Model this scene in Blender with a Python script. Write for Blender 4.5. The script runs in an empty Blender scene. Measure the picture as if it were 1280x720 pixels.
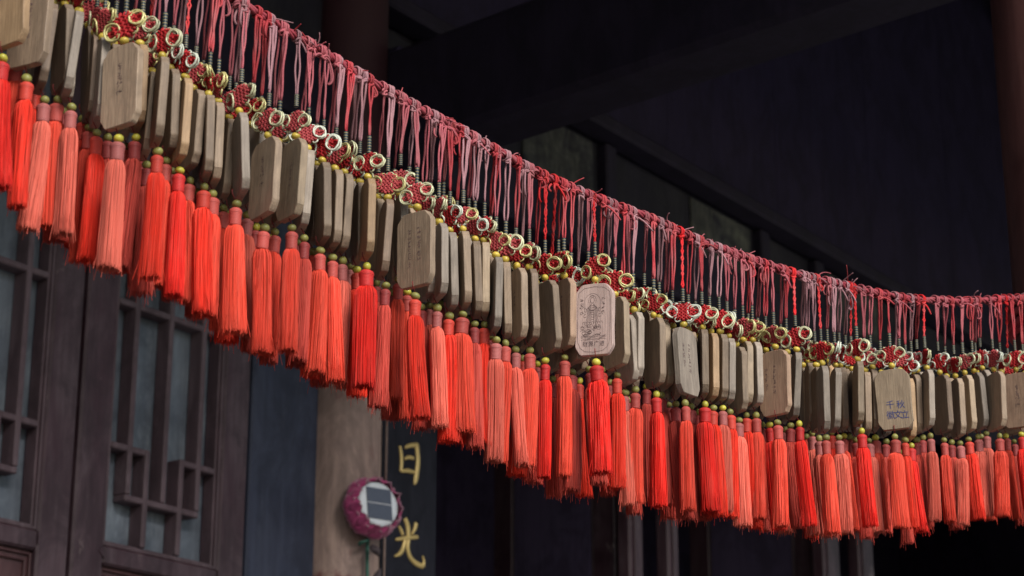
import bpy, random
from math import *
from mathutils import Vector, Matrix
R = random.Random(7)
sc = bpy.context.scene
COL = sc.collection

# ------------------------------------------------------------------ camera, sky, sun, exposure
F, HZ, CZ = 2650.0, 880.0, 1.6            # focal length and horizon drop in px of a 1280 wide picture
PITCH = atan(HZ / F)
cd = bpy.data.cameras.new('camera'); cam = bpy.data.objects.new('camera', cd); COL.objects.link(cam)
cam.location = (0, 0, CZ); cam.rotation_euler = (pi/2 + PITCH, 0, 0)
cd.sensor_width = 36; cd.lens = F/1280*36; cd.clip_start = 0.05; cd.clip_end = 3000
cd.dof.use_dof = True; cd.dof.focus_distance = 2.42; cd.dof.aperture_fstop = 13
sc.camera = cam

SUN_EL, SUN_AZ = radians(38), radians(148)   # azimuth of the direction TO the sun, clockwise from +Y
w = bpy.data.worlds.new('World'); sc.world = w; w.use_nodes = True
nt = w.node_tree; bg = nt.nodes['Background']
sky = nt.nodes.new('ShaderNodeTexSky'); sky.sky_type = 'NISHITA'; sky.sun_disc = False
sky.sun_elevation = SUN_EL; sky.sun_rotation = SUN_AZ
sky.air_density = 1.3; sky.dust_density = 1.2; sky.ozone_density = 1.2
nt.links.new(sky.outputs[0], bg.inputs[0]); bg.inputs[1].default_value = 0.095
sd = bpy.data.lights.new('sun', 'SUN'); sd.energy = 3.6; sd.angle = radians(26); sd.color = (1, .95, .90)
so = bpy.data.objects.new('sun', sd); COL.objects.link(so)
sdir = Vector((sin(SUN_AZ)*cos(SUN_EL), cos(SUN_AZ)*cos(SUN_EL), sin(SUN_EL)))
so.rotation_euler = sdir.to_track_quat('Z', 'Y').to_euler(); so.location = sdir*30
vs = sc.view_settings; vs.view_transform = 'Standard'; vs.look = 'None'; vs.gamma = 1; vs.use_curve_mapping = False
vs.exposure = 0.28
sc.cycles.max_bounces = 6; sc.cycles.use_denoising = True

# ------------------------------------------------------------------ geometry of the two vertical planes
def ray(x, y):
    v = -(y-360.0)
    return Vector((x-640.0, F*cos(PITCH)-v*sin(PITCH), F*sin(PITCH)+v*cos(PITCH)))
AZ_F = atan(2022/hypot(F, HZ)); AZ_R = atan(2690/hypot(F, HZ)); DF, DR = 3.8, 1.5
def world(az, a, q, z=0): return Vector((a*sin(az)-q*cos(az), a*cos(az)+q*sin(az), z))
def on_plane(az, q, x, y):
    r = ray(x, y); n = Vector((-cos(az), sin(az), 0)); t = q/r.dot(n)
    p = r*t; return (p.x*sin(az)+p.y*cos(az), CZ+p.z)
def fac(x, y, q=DF): return on_plane(AZ_F, q, x, y)
ROT_F = pi/2-AZ_F

# ------------------------------------------------------------------ mesh helper
class MB:
    def __init__(s): s.v=[]; s.f=[]; s.rnd=[]; s.cur=0.5
    def add(s, vs, fs):
        b=len(s.v); s.v += [tuple(v) for v in vs]; s.f += [tuple(i+b for i in f) for f in fs]; s.rnd += [s.cur]*len(vs)
    def box(s, x0,x1,y0,y1,z0,z1, bev=0.0):
        if bev <= 0:
            s.add([(x,y,z) for x in (x0,x1) for y in (y0,y1) for z in (z0,z1)],
                  [(0,1,3,2),(4,6,7,5),(0,4,5,1),(2,3,7,6),(0,2,6,4),(1,5,7,3)]); return
        # chamfered box
        vs=[]; idx={}
        X=(x0,x1);Y=(y0,y1);Z=(z0,z1)
        b=min(bev,(x1-x0)*.45,(y1-y0)*.45,(z1-z0)*.45)
        for i in (0,1):
            for j in (0,1):
                for k in (0,1):
                    sx=b if i==0 else -b; sy=b if j==0 else -b; sz=b if k==0 else -b
                    for n,p in (('x',(X[i],Y[j]+sy,Z[k]+sz)),('y',(X[i]+sx,Y[j],Z[k]+sz)),('z',(X[i]+sx,Y[j]+sy,Z[k]))):
                        idx[i,j,k,n]=len(vs); vs.append(p)
        fs=[]
        for i in (0,1): fs.append([idx[i,j,k,'x'] for j,k in ((0,0),(0,1),(1,1),(1,0))][::1 if i==0 else -1])
        for j in (0,1): fs.append([idx[i,j,k,'y'] for i,k in ((0,0),(1,0),(1,1),(0,1))][::1 if j==0 else -1])
        for k in (0,1): fs.append([idx[i,j,k,'z'] for i,j in ((0,0),(0,1),(1,1),(1,0))][::1 if k==0 else -1])
        for i in (0,1):
            for j in (0,1): fs.append([idx[i,j,0,'x'],idx[i,j,1,'x'],idx[i,j,1,'y'],idx[i,j,0,'y']])
            for k in (0,1): fs.append([idx[i,0,k,'x'],idx[i,1,k,'x'],idx[i,1,k,'z'],idx[i,0,k,'z']])
        for j in (0,1):
            for k in (0,1): fs.append([idx[0,j,k,'y'],idx[1,j,k,'y'],idx[1,j,k,'z'],idx[0,j,k,'z']])
        for i in (0,1):
            for j in (0,1):
                for k in (0,1): fs.append([idx[i,j,k,n] for n in 'xyz'])
        s.add(vs, fs)
    def tube(s, pts, rad, n=6, closed=False, cap=True):
        pts=[Vector(p) for p in pts]; m=len(pts)
        if not hasattr(rad,'__len__'): rad=[rad]*m
        vs=[]; ref=None
        for i in range(m):
            if closed: t=pts[(i+1)%m]-pts[i-1]
            else: t=pts[min(i+1,m-1)]-pts[max(i-1,0)]
            if t.length<1e-9: t=Vector((0,0,1))
            t.normalize()
            if ref is None: ref = t.orthogonal().normalized()
            ref = (ref - t*ref.dot(t))
            if ref.length<1e-6: ref=t.orthogonal()
            ref.normalize(); bi=t.cross(ref)
            for k in range(n):
                a=2*pi*k/n; vs.append(pts[i]+(ref*cos(a)+bi*sin(a))*rad[i])
        fs=[]
        for i in range(m if closed else m-1):
            j=(i+1)%m
            for k in range(n): fs.append((i*n+k,i*n+(k+1)%n,j*n+(k+1)%n,j*n+k))
        if cap and not closed:
            fs.append(tuple(range(n))[::-1]); fs.append(tuple((m-1)*n+k for k in range(n)))
        s.add(vs, fs)
    def lathe(s, prof, n=16, c=(0,0)):
        vs=[];m=len(prof)
        for r,z in prof:
            for k in range(n): vs.append((c[0]+r*cos(2*pi*k/n), c[1]+r*sin(2*pi*k/n), z))
        fs=[(i*n+k,i*n+(k+1)%n,(i+1)*n+(k+1)%n,(i+1)*n+k) for i in range(m-1) for k in range(n)]
        fs.append(tuple(range(n))); fs.append(tuple((m-1)*n+k for k in range(n))[::-1])
        s.add(vs,fs)
    def sphere(s, c, r, nu=14, nv=9, sz=1.0):
        prof=[(max(1e-5,r*sin(pi*i/nv)), c[2]+r*sz*cos(pi*i/nv)) for i in range(nv+1)]
        s.lathe(prof, nu, (c[0],c[1]))
    def mesh(s, name, smooth=True, attr=False):
        m=bpy.data.meshes.new(name); m.from_pydata(s.v,[],s.f); m.validate()
        if attr and len(m.vertices)==len(s.rnd):
            a=m.attributes.new('strand','FLOAT','POINT'); a.data.foreach_set('value', s.rnd)
        if smooth: m.polygons.foreach_set('use_smooth',[True]*len(m.polygons))
        import bmesh
        bm=bmesh.new(); bm.from_mesh(m); bmesh.ops.recalc_face_normals(bm, faces=bm.faces); bm.to_mesh(m); bm.free()
        m.update(); return m
def obj(name, mesh, mat=None, parent=None, loc=(0,0,0), rot=(0,0,0), sc_=None):
    o=bpy.data.objects.new(name, mesh); COL.objects.link(o)
    o.parent=parent; o.location=loc; o.rotation_euler=rot
    if sc_: o.scale=sc_
    if mat:
        if not mesh.materials: mesh.materials.append(mat)
        if mesh.materials[0]!=mat:
            o.material_slots[0].link='OBJECT'; o.material_slots[0].material=mat
    return o
def empty(name, loc, rz=0):
    o=bpy.data.objects.new(name,None); COL.objects.link(o); o.empty_display_size=.05
    o.location=loc; o.rotation_euler=(0,0,rz); return o
def tag(o, label, cat, group=None):
    o['label']=label; o['category']=cat
    if group: o['group']=group
    return o
def struct(o): o['kind']='structure'; return o

# ------------------------------------------------------------------ materials
def newmat(name, rough=.7, spec=.3):
    m=bpy.data.materials.new(name); m.use_nodes=True; n=m.node_tree
    b=n.nodes['Principled BSDF']; b.inputs['Roughness'].default_value=rough; b.inputs['Specular IOR Level'].default_value=spec
    return m,n,b
def N(n,t,**k):
    x=n.nodes.new(t)
    for a,v in k.items(): setattr(x,a,v)
    return x
def coords(n, scale=(1,1,1), kind='Object', rand=False):
    tc=N(n,'ShaderNodeTexCoord'); mp=N(n,'ShaderNodeMapping'); mp.inputs['Scale'].default_value=scale
    n.links.new(tc.outputs[kind],mp.inputs[0])
    if rand:
        oi=N(n,'ShaderNodeObjectInfo'); mu=N(n,'ShaderNodeMath',operation='MULTIPLY'); mu.inputs[1].default_value=37.0
        n.links.new(oi.outputs['Random'],mu.inputs[0]); cx=N(n,'ShaderNodeCombineXYZ')
        for i in range(3): n.links.new(mu.outputs[0],cx.inputs[i])
        n.links.new(cx.outputs[0],mp.inputs['Location'])
    return mp.outputs[0]
def noise(n, vec, scale, detail=6, rough=.6, dist=0):
    t=N(n,'ShaderNodeTexNoise'); t.inputs['Scale'].default_value=scale; t.inputs['Detail'].default_value=detail
    t.inputs['Roughness'].default_value=rough; t.inputs['Distortion'].default_value=dist
    n.links.new(vec,t.inputs['Vector']); return t.outputs[0]
def ramp(n, fac_, stops):
    r=N(n,'ShaderNodeValToRGB'); e=r.color_ramp.elements
    while len(e)<len(stops): e.new(.5)
    for el,(p,c) in zip(e,stops): el.position=p; el.color=(*c,1) if len(c)==3 else c
    n.links.new(fac_,r.inputs[0]); return r.outputs[0]
def mix(n, f, a, b, mode='MIX'):
    x=N(n,'ShaderNodeMix',data_type='RGBA',blend_type=mode)
    for v,i in ((f,0),(a,6),(b,7)):
        if hasattr(v,'links'): n.links.new(v,x.inputs[i])
        else: x.inputs[i].default_value = v if i==0 else (*v,1)
    return x.outputs[2]
def bump(n,b,h,strength=.3,dist=.002):
    x=N(n,'ShaderNodeBump'); x.inputs['Strength'].default_value=strength; x.inputs['Distance'].default_value=dist
    n.links.new(h,x.inputs['Height']); n.links.new(x.outputs[0],b.inputs['Normal'])
def objrand(n):
    oi=N(n,'ShaderNodeObjectInfo'); return oi.outputs['Random']
def hsv(n,col,val=None,sat=None,vlo=.8,vhi=1.2,rnd=None):
    h=N(n,'ShaderNodeHueSaturation'); n.links.new(col,h.inputs['Color'])
    mr=N(n,'ShaderNodeMapRange'); mr.inputs[3].default_value=vlo; mr.inputs[4].default_value=vhi
    n.links.new(rnd if rnd is not None else objrand(n),mr.inputs[0]); n.links.new(mr.outputs[0],h.inputs['Value'])
    return h.outputs[0]

def mat_wood(name, base, dark, vr=(.66,1.22)):
    m,n,b=newmat(name,.62,.35)
    v=coords(n,(60,60,7),rand=True); g=noise(n,v,2.2,8,.65,1.2)
    v2=coords(n,(1,1,1),rand=True); st=noise(n,v2,55,5,.6)
    c=ramp(n,g,[(.3,dark),(.62,base)])
    c=mix(n,ramp(n,st,[(.42,(0,0,0)),(.75,(.55,.55,.55))]),c,tuple(x*.62 for x in base))
    v3=coords(n,(300,300,16),rand=True); fg=noise(n,v3,2,3,.5)
    c=mix(n,ramp(n,fg,[(.35,(.28,.28,.28)),(.6,(0,0,0))]),c,tuple(x*.5 for x in dark))
    v4=coords(n,(1,1,.45),rand=True); sn=noise(n,v4,26,6,.7,.8)
    c=mix(n,ramp(n,sn,[(.48,(0,0,0)),(.68,(.6,.6,.6))]),c,tuple(x*.42 for x in base))
    c=hsv(n,c,vlo=vr[0],vhi=vr[1])
    n.links.new(c,b.inputs['Base Color']); bump(n,b,fg,.5,.0008)
    return m
WOOD={'brown':mat_wood('weathered grey wood',(.34,.25,.172),(.205,.15,.105)),
      'dark':mat_wood('dark brown wood',(.24,.17,.118),(.145,.10,.07)),
      'honey':mat_wood('honey wood',(.50,.33,.185),(.36,.23,.125)),
      'tan':mat_wood('tan wood',(.40,.305,.205),(.29,.215,.145)),
      'orange':mat_wood('orange brown wood',(.40,.265,.18),(.29,.185,.125)),
      'pink':mat_wood('pinkish pale wood',(.58,.43,.38),(.48,.345,.305),(1.0,1.06)),
      'grey':mat_wood('grey wood',(.335,.28,.225),(.22,.18,.145))}

def mat_thread(name, col, var=.35, streak=(1,1,1)):
    m,n,b=newmat(name,.6,.15)
    at=N(n,'ShaderNodeAttribute',attribute_name='strand')
    c1=tuple(min(1,x*(1+var*.35)) for x in col); c0=tuple(x*(1-var) for x in col)
    c=ramp(n,at.outputs['Fac'],[(0,c0),(.55,col),(1,c1)])
    # sun-bleached streaks: faded patches of the dye itself
    v=coords(n,(60,60,9),rand=True); f=noise(n,v,2,4,.6)
    c=mix(n,ramp(n,f,[(.45,(0,0,0)),(.75,(.4,.4,.4))]),c,tuple(.55*x+.45*y for x,y in zip(col,(.62,.2,.15))))
    c=hsv(n,c,vlo=.86,vhi=1.12)
    n.links.new(c,b.inputs['Base Color'])
    return m
TASSEL={'bright red':mat_thread('bright red silk',(.74,.022,.014)),
        'orange-red':mat_thread('orange red silk',(.76,.038,.018)),
        'coral':mat_thread('coral silk',(.72,.068,.037)),
        'faded pink':mat_thread('faded pink silk',(.68,.135,.092)),
        'dull red':mat_thread('dull red silk',(.50,.06,.043))}
def mat_wrap(name,col):
    m,n,b=newmat(name,.55,.3)
    v=coords(n,(0,0,1)); wv=N(n,'ShaderNodeTexWave',bands_direction='Z'); wv.inputs['Scale'].default_value=220; n.links.new(v,wv.inputs[0])
    c=mix(n,wv.outputs['Fac'],tuple(x*.55 for x in col),col)
    c=hsv(n,c,vlo=.8,vhi=1.15); n.links.new(c,b.inputs['Base Color']); bump(n,b,wv.outputs['Fac'],.5,.0005); return m
CAP={'bright red':mat_wrap('red cap thread',(.55,.03,.028)),'orange-red':mat_wrap('orange cap thread',(.6,.06,.04)),
     'coral':mat_wrap('coral cap thread',(.5,.085,.07)),'faded pink':mat_wrap('pink cap thread',(.45,.13,.12)),'dull red':mat_wrap('dull cap thread',(.33,.05,.048))}
def mat_cord(name,col):
    m,n,b=newmat(name,.75,.2)
    v=coords(n,(700,700,700)); f=noise(n,v,1,2,.5)
    v2=coords(n,(30,30,30),rand=True); g=noise(n,v2,1,3,.5)
    c=mix(n,ramp(n,f,[(.35,(.5,.5,.5)),(.6,(0,0,0))]),col,tuple(x*.55 for x in col))
    c=mix(n,ramp(n,g,[(.45,(0,0,0)),(.7,(.45,.45,.45))]),c,(.34,.16,.16))
    c=hsv(n,c,vlo=.75,vhi=1.15); n.links.new(c,b.inputs['Base Color']); bump(n,b,f,.5,.0004); return m
CORD={'red':mat_cord('red cord',(.46,.05,.06)),'rose':mat_cord('rose cord',(.42,.105,.125)),'mauve':mat_cord('mauve cord',(.36,.185,.205)),'rope':mat_cord('rope cord',(.44,.07,.095)),'vivid':mat_cord('vivid red cord',(.62,.022,.025))}
def mat_plain(name,col,rough=.6,spec=.3,metal=0,var=(.85,1.12),coat=0):
    m,n,b=newmat(name,rough,spec); b.inputs['Metallic'].default_value=metal; b.inputs['Coat Weight'].default_value=coat
    v=coords(n,(1,1,1),rand=True); f=noise(n,v,160,3,.5)
    c=mix(n,ramp(n,f,[(.4,(.35,.35,.35)),(.65,(0,0,0))]),col,tuple(x*.7 for x in col))
    c=hsv(n,c,vlo=var[0],vhi=var[1]); n.links.new(c,b.inputs['Base Color']); return m
KNOT={'red':mat_wrap('red knot cord',(.52,.022,.026)),'rose':mat_wrap('rose knot cord',(.50,.07,.075))}
TRIM={'gold':mat_plain('gold thread',(.60,.55,.24),.32,.5,.15),'pale':mat_plain('pale gold thread',(.60,.60,.38),.36,.5,.1),'cream':mat_plain('cream thread',(.64,.68,.56),.45,.4)}
BEAD_Y=mat_plain('yellow bead',(.56,.42,.065),.4,.4,0,(.7,1.15),.05)
BEAD_G={'olive':mat_plain('olive bead',(.23,.225,.06),.45,.35,0,(.7,1.2),.0),'yellow':mat_plain('yellow green bead',(.52,.48,.06),.4,.4,0,(.75,1.1),.05)}
M_INK=mat_plain('faded ink',(.15,.10,.10),.8,.1); M_BLUE=mat_plain('blue ink',(.055,.07,.20),.8,.1)
M_LINK=mat_plain('dark thread',(.16,.03,.03),.8,.1)
m,n,b=newmat('cord binding thread',.5,.4)
v=coords(n,(0,0,1),rand=False); wv=N(n,'ShaderNodeTexWave',bands_direction='Z'); wv.inputs['Scale'].default_value=105; n.links.new(v,wv.inputs[0])
c=ramp(n,wv.outputs['Fac'],[(.1,(.008,.016,.022)),(.8,(.03,.05,.055)),(.99,(.26,.2,.08))]); c=hsv(n,c,vlo=.8,vhi=1.3); n.links.new(c,b.inputs['Base Color'])
M_BIND=m

def mat_paint(name, col, worn, amt=.5, rough=.55, scale=(3,3,.8), spots=None, spec=.35):
    m,n,b=newmat(name,rough,spec)
    v=coords(n,scale); f=noise(n,v,3.2,8,.65,.4)
    c=ramp(n,f,[(.35,col),(.72,tuple(x*(1-amt)+y*amt for x,y in zip(col,worn)))])
    v2=coords(n,(40,40,3)); g=noise(n,v2,1.4,6,.6)
    c=mix(n,ramp(n,g,[(.4,(.4,.4,.4)),(.62,(0,0,0))]),c,tuple(x*.55 for x in col))
    if spots:
        v3=coords(n,(1,1,.5)); h=noise(n,v3,spots[1],8,.7,.5)
        c=mix(n,ramp(n,h,[(spots[2],(0,0,0)),(spots[2]+.04,(.85,.85,.85))]),c,spots[0])
    v5=coords(n,(1,1,.6)); mt=noise(n,v5,7,10,.72,.6)
    c=mix(n,ramp(n,mt,[(.40,(.62,.62,.62)),(.56,(0,0,0))]),c,tuple(x*.42 for x in col))
    v6=coords(n,(1,1,.35)); mu=noise(n,v6,15,9,.75,.3)
    c=mix(n,ramp(n,mu,[(.57,(0,0,0)),(.72,(.55,.55,.55))]),c,worn)
    n.links.new(c,b.inputs['Base Color']); bump(n,b,g,.25,.003); return m
M_DOOR=mat_paint('worn maroon lacquer',(.048,.019,.028),(.125,.088,.10),.85,.5,(3,3,.8),((.19,.14,.14),6,.57))
M_BAR=mat_paint('worn lattice wood',(.10,.062,.074),(.19,.145,.16),.6,.6)
M_PANEL=mat_paint('dark red panel lacquer',(.085,.03,.034),(.12,.08,.08),.5,.5)
M_BLUEW=mat_paint('dark blue painted plank',(.038,.045,.075),(.06,.065,.09),.6,.6,(3,3,.8),((.12,.035,.06),6,.66),.2)
M_COLUMN=mat_paint('worn tan column paint',(.26,.178,.155),(.50,.355,.29),.95,.65,(2.6,2.6,1.2),((.15,.045,.045),3.0,.55))
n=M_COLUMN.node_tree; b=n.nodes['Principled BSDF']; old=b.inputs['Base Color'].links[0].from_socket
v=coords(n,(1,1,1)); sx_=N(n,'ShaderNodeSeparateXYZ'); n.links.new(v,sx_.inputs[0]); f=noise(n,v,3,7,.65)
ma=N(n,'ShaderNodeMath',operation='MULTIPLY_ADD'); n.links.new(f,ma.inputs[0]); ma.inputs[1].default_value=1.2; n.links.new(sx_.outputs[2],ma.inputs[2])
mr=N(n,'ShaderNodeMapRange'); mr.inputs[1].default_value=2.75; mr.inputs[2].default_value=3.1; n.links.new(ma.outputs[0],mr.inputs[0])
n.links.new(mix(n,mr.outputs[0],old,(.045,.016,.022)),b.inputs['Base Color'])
M_COLRED=mat_paint('dark red column lacquer',(.12,.045,.04),(.16,.08,.07),.6,.4)
M_DARK=mat_paint('near-black timber',(.016,.011,.028),(.028,.021,.042),.6,.7)  # near-black purple base, faintly mottled, shared by beams, rails and roof
M_WALL=mat_paint('near-black wall boards',(.025,.018,.054),(.038,.029,.07),.7,.8,(1,1,.6))  # near-black violet base colour with faint mottling
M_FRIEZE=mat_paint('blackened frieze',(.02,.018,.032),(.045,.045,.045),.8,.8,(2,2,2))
M_PATCH=mat_paint('worn painted panel',(.03,.03,.04),(.20,.21,.16),.9,.85,(2.2,2.2,3.2))
M_BOARD=mat_paint('black lacquer board',(.018,.018,.027),(.03,.03,.04),.6,.6,(3,3,.8),((.07,.07,.075),14,.72),.12)
M_GOLD=mat_plain('gilded lettering',(.68,.50,.19),.42,.5,.3,(1,1))
M_PANE=mat_paint('dusty window pane',(.115,.135,.17),(.26,.295,.33),.8,.35,(2.5,2.5,1.6))
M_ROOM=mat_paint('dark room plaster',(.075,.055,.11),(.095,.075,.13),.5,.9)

# ------------------------------------------------------------------ the setting
def mat_stone(name,c0,c1,brick=None):
    m,n,b=newmat(name,.8,.25); v=coords(n,(1,1,1)); f=noise(n,v,3,8,.6)
    c=ramp(n,f,[(.3,c0),(.7,c1)])
    if brick:
        br=N(n,'ShaderNodeTexBrick'); br.inputs['Scale'].default_value=brick; n.links.new(v,br.inputs[0])
        br.inputs['Color1'].default_value=(1,1,1,1); br.inputs['Color2'].default_value=(.8,.8,.8,1); br.inputs['Mortar'].default_value=(.35,.35,.35,1)
        c=mix(n,1.0,c,br.outputs[0],'MULTIPLY')
    n.links.new(c,b.inputs['Base Color']); bump(n,b,f,.2,.01); return m
M_PAVE=mat_stone('grey paving',(.20,.19,.18),(.30,.285,.265),1.6)
M_STONE=mat_stone('stone platform',(.16,.155,.15),(.23,.22,.21),1.1)
g=MB(); g.add([(-400,-400,0),(400,-400,0),(400,400,0),(-400,400,0)],[(0,1,2,3)]); struct(obj('ground',g.mesh('ground'),M_PAVE))
PZ=1.1                                       # height of the hall's platform
def fbox(mb,a0,a1,q0,q1,z0,z1,bev=0): mb.box(a0,a1,q0,q1,z0,z1,bev)   # in facade coordinates: x along, y into the building
FR=(0,0,ROT_F)
# facade space has its origin under the camera: x = a, y = q
g=MB(); fbox(g,-8,16,.75,12,.004,PZ); struct(obj('platform',g.mesh('platform',False),M_STONE,rot=FR))

wall=empty('hall_front_wall',world(AZ_F,4.4,DF,PZ),ROT_F)
tag(wall,'near-black timber hall front rising behind and above the hanging red tassels','wall')
LO=(-4.4,-DF,-PZ)
def wpart(name,fn,mat,smooth=False,parent=wall,loc=LO):
    mb=MB(); fn(mb); return obj(name,mb.mesh(name,smooth),mat,parent,loc)
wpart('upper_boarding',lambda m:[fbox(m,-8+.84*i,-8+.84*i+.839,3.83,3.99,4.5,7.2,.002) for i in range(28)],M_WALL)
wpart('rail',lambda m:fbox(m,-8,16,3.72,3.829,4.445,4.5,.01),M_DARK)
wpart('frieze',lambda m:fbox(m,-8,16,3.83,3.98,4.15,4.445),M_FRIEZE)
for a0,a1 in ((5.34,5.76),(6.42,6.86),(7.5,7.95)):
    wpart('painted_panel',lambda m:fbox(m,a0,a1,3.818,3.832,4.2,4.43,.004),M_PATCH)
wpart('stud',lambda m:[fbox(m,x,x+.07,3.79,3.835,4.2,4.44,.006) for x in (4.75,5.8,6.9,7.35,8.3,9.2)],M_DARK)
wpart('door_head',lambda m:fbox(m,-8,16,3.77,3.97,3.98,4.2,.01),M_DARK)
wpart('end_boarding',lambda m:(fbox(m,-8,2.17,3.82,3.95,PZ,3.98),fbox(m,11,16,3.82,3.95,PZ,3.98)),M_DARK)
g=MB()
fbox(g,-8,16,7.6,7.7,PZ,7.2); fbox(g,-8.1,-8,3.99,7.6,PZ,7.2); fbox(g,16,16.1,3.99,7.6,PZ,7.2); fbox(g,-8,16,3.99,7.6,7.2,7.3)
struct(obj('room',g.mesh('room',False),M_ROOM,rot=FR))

plank=MB(); a0=fac(311.5,560)[0]; fbox(plank,a0,4.36,3.795,3.85,PZ,3.98,.004)
tag(obj('blue_plank',plank.mesh('blue_plank',False),M_BLUEW,rot=FR),'dark blue painted plank between the maroon lattice door and the tan column','plank')

def column(name,pos,z0,z1,r,mat,label,base=True):
    e=empty(name,(pos.x,pos.y,z0))
    tag(e,label,'column')
    mb=MB(); H=z1-z0
    mb.lathe([(r*(1.0+.06*sin(pi*min(1,t*1.1))-.05*t),.16+t*(H-.16)) for t in [i/24 for i in range(25)]],40)
    obj('shaft',mb.mesh('shaft'),mat,e)
    mb=MB(); mb.lathe([(r*1.55,0),(r*1.6,.03),(r*1.6,.06),(r*1.3,.10),(r*1.35,.13),(r*1.1,.161)],40); obj('stone_base',mb.mesh('stone_base'),M_STONE,e)
    return e
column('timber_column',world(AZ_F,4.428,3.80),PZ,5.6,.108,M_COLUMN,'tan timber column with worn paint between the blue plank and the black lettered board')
th=(1336-640)/(F*cos(PITCH)+180*sin(PITCH)*-1+0)
rr=ray(1342,180); rr2=Vector((rr.x,rr.y,0)).normalized()*3.16
column('timber_column',rr2,PZ,5.35,.105,M_COLRED,'dark red round porch column at the right edge where the red rope is tied')
PCOL=rr2
LCOL=world(AZ_R,-.12,DR)
column('timber_column',LCOL,PZ,4.9,.105,M_COLRED,'dark red round porch column holding the upper left end of the rope')

# cross beam running out from the tan column to the eave
b0=world(AZ_F,4.50,3.8); bd=Vector((.763,-.647,0)); rz=atan2(bd.y,bd.x)
g=MB(); g.box(0,4.6,-.0,.21,3.955,4.285,.02)
tag(obj('cross_beam',g.mesh('cross_beam',False),M_DARK,loc=(b0.x,b0.y,0),rot=(0,0,rz)),'near-black square beam running from the tan column out overhead','beam')
g=MB(); g.box(0,.62,-.01,.05,4.24,4.31,.01); g.box(0,.4,-.01,.05,4.19,4.24,.01)
o=obj('bracket_arm',g.mesh('bracket_arm',False),M_WALL,loc=tuple(world(AZ_F,4.52,3.70)),rot=FR)
tag(o,'short dark bracket block above the black beam beside the column top','bracket')

roof=empty('porch_roof',world(AZ_F,4.4,DF,6.3),ROT_F); tag(roof,'dark timber porch roof with rafters high over the rope','roof')
def rz_(q): return 4.95+(q-.55)*.42
mb=MB()
for dz in (0,.16): pass
mb.add([(-8,.55,rz_(.55)+.1),(16,.55,rz_(.55)+.1),(16,4.2,rz_(4.2)+.1),(-8,4.2,rz_(4.2)+.1),(-8,.55,rz_(.55)+.26),(16,.55,rz_(.55)+.26),(16,4.2,rz_(4.2)+.26),(-8,4.2,rz_(4.2)+.26)],
       [(0,1,2,3),(4,7,6,5),(0,4,5,1),(2,6,7,3),(0,3,7,4),(1,5,6,2)])
RL=(-4.4,-DF,-6.3)
obj('roof_deck',mb.mesh('roof_deck',False),M_DARK,roof,RL)
for i in range(40):
    a=-6+i*.5; mb=MB(); h=.1
    mb.add([(a+dx,q,rz_(q)+dz) for dx in (0,.09) for q in (.6,3.82) for dz in (0,h-.002)],[(0,1,3,2),(4,6,7,5),(0,4,5,1),(2,3,7,6),(0,2,6,4),(1,5,7,3)])
    obj('rafter',mb.mesh('rafter',False),M_DARK,roof,RL)

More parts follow.
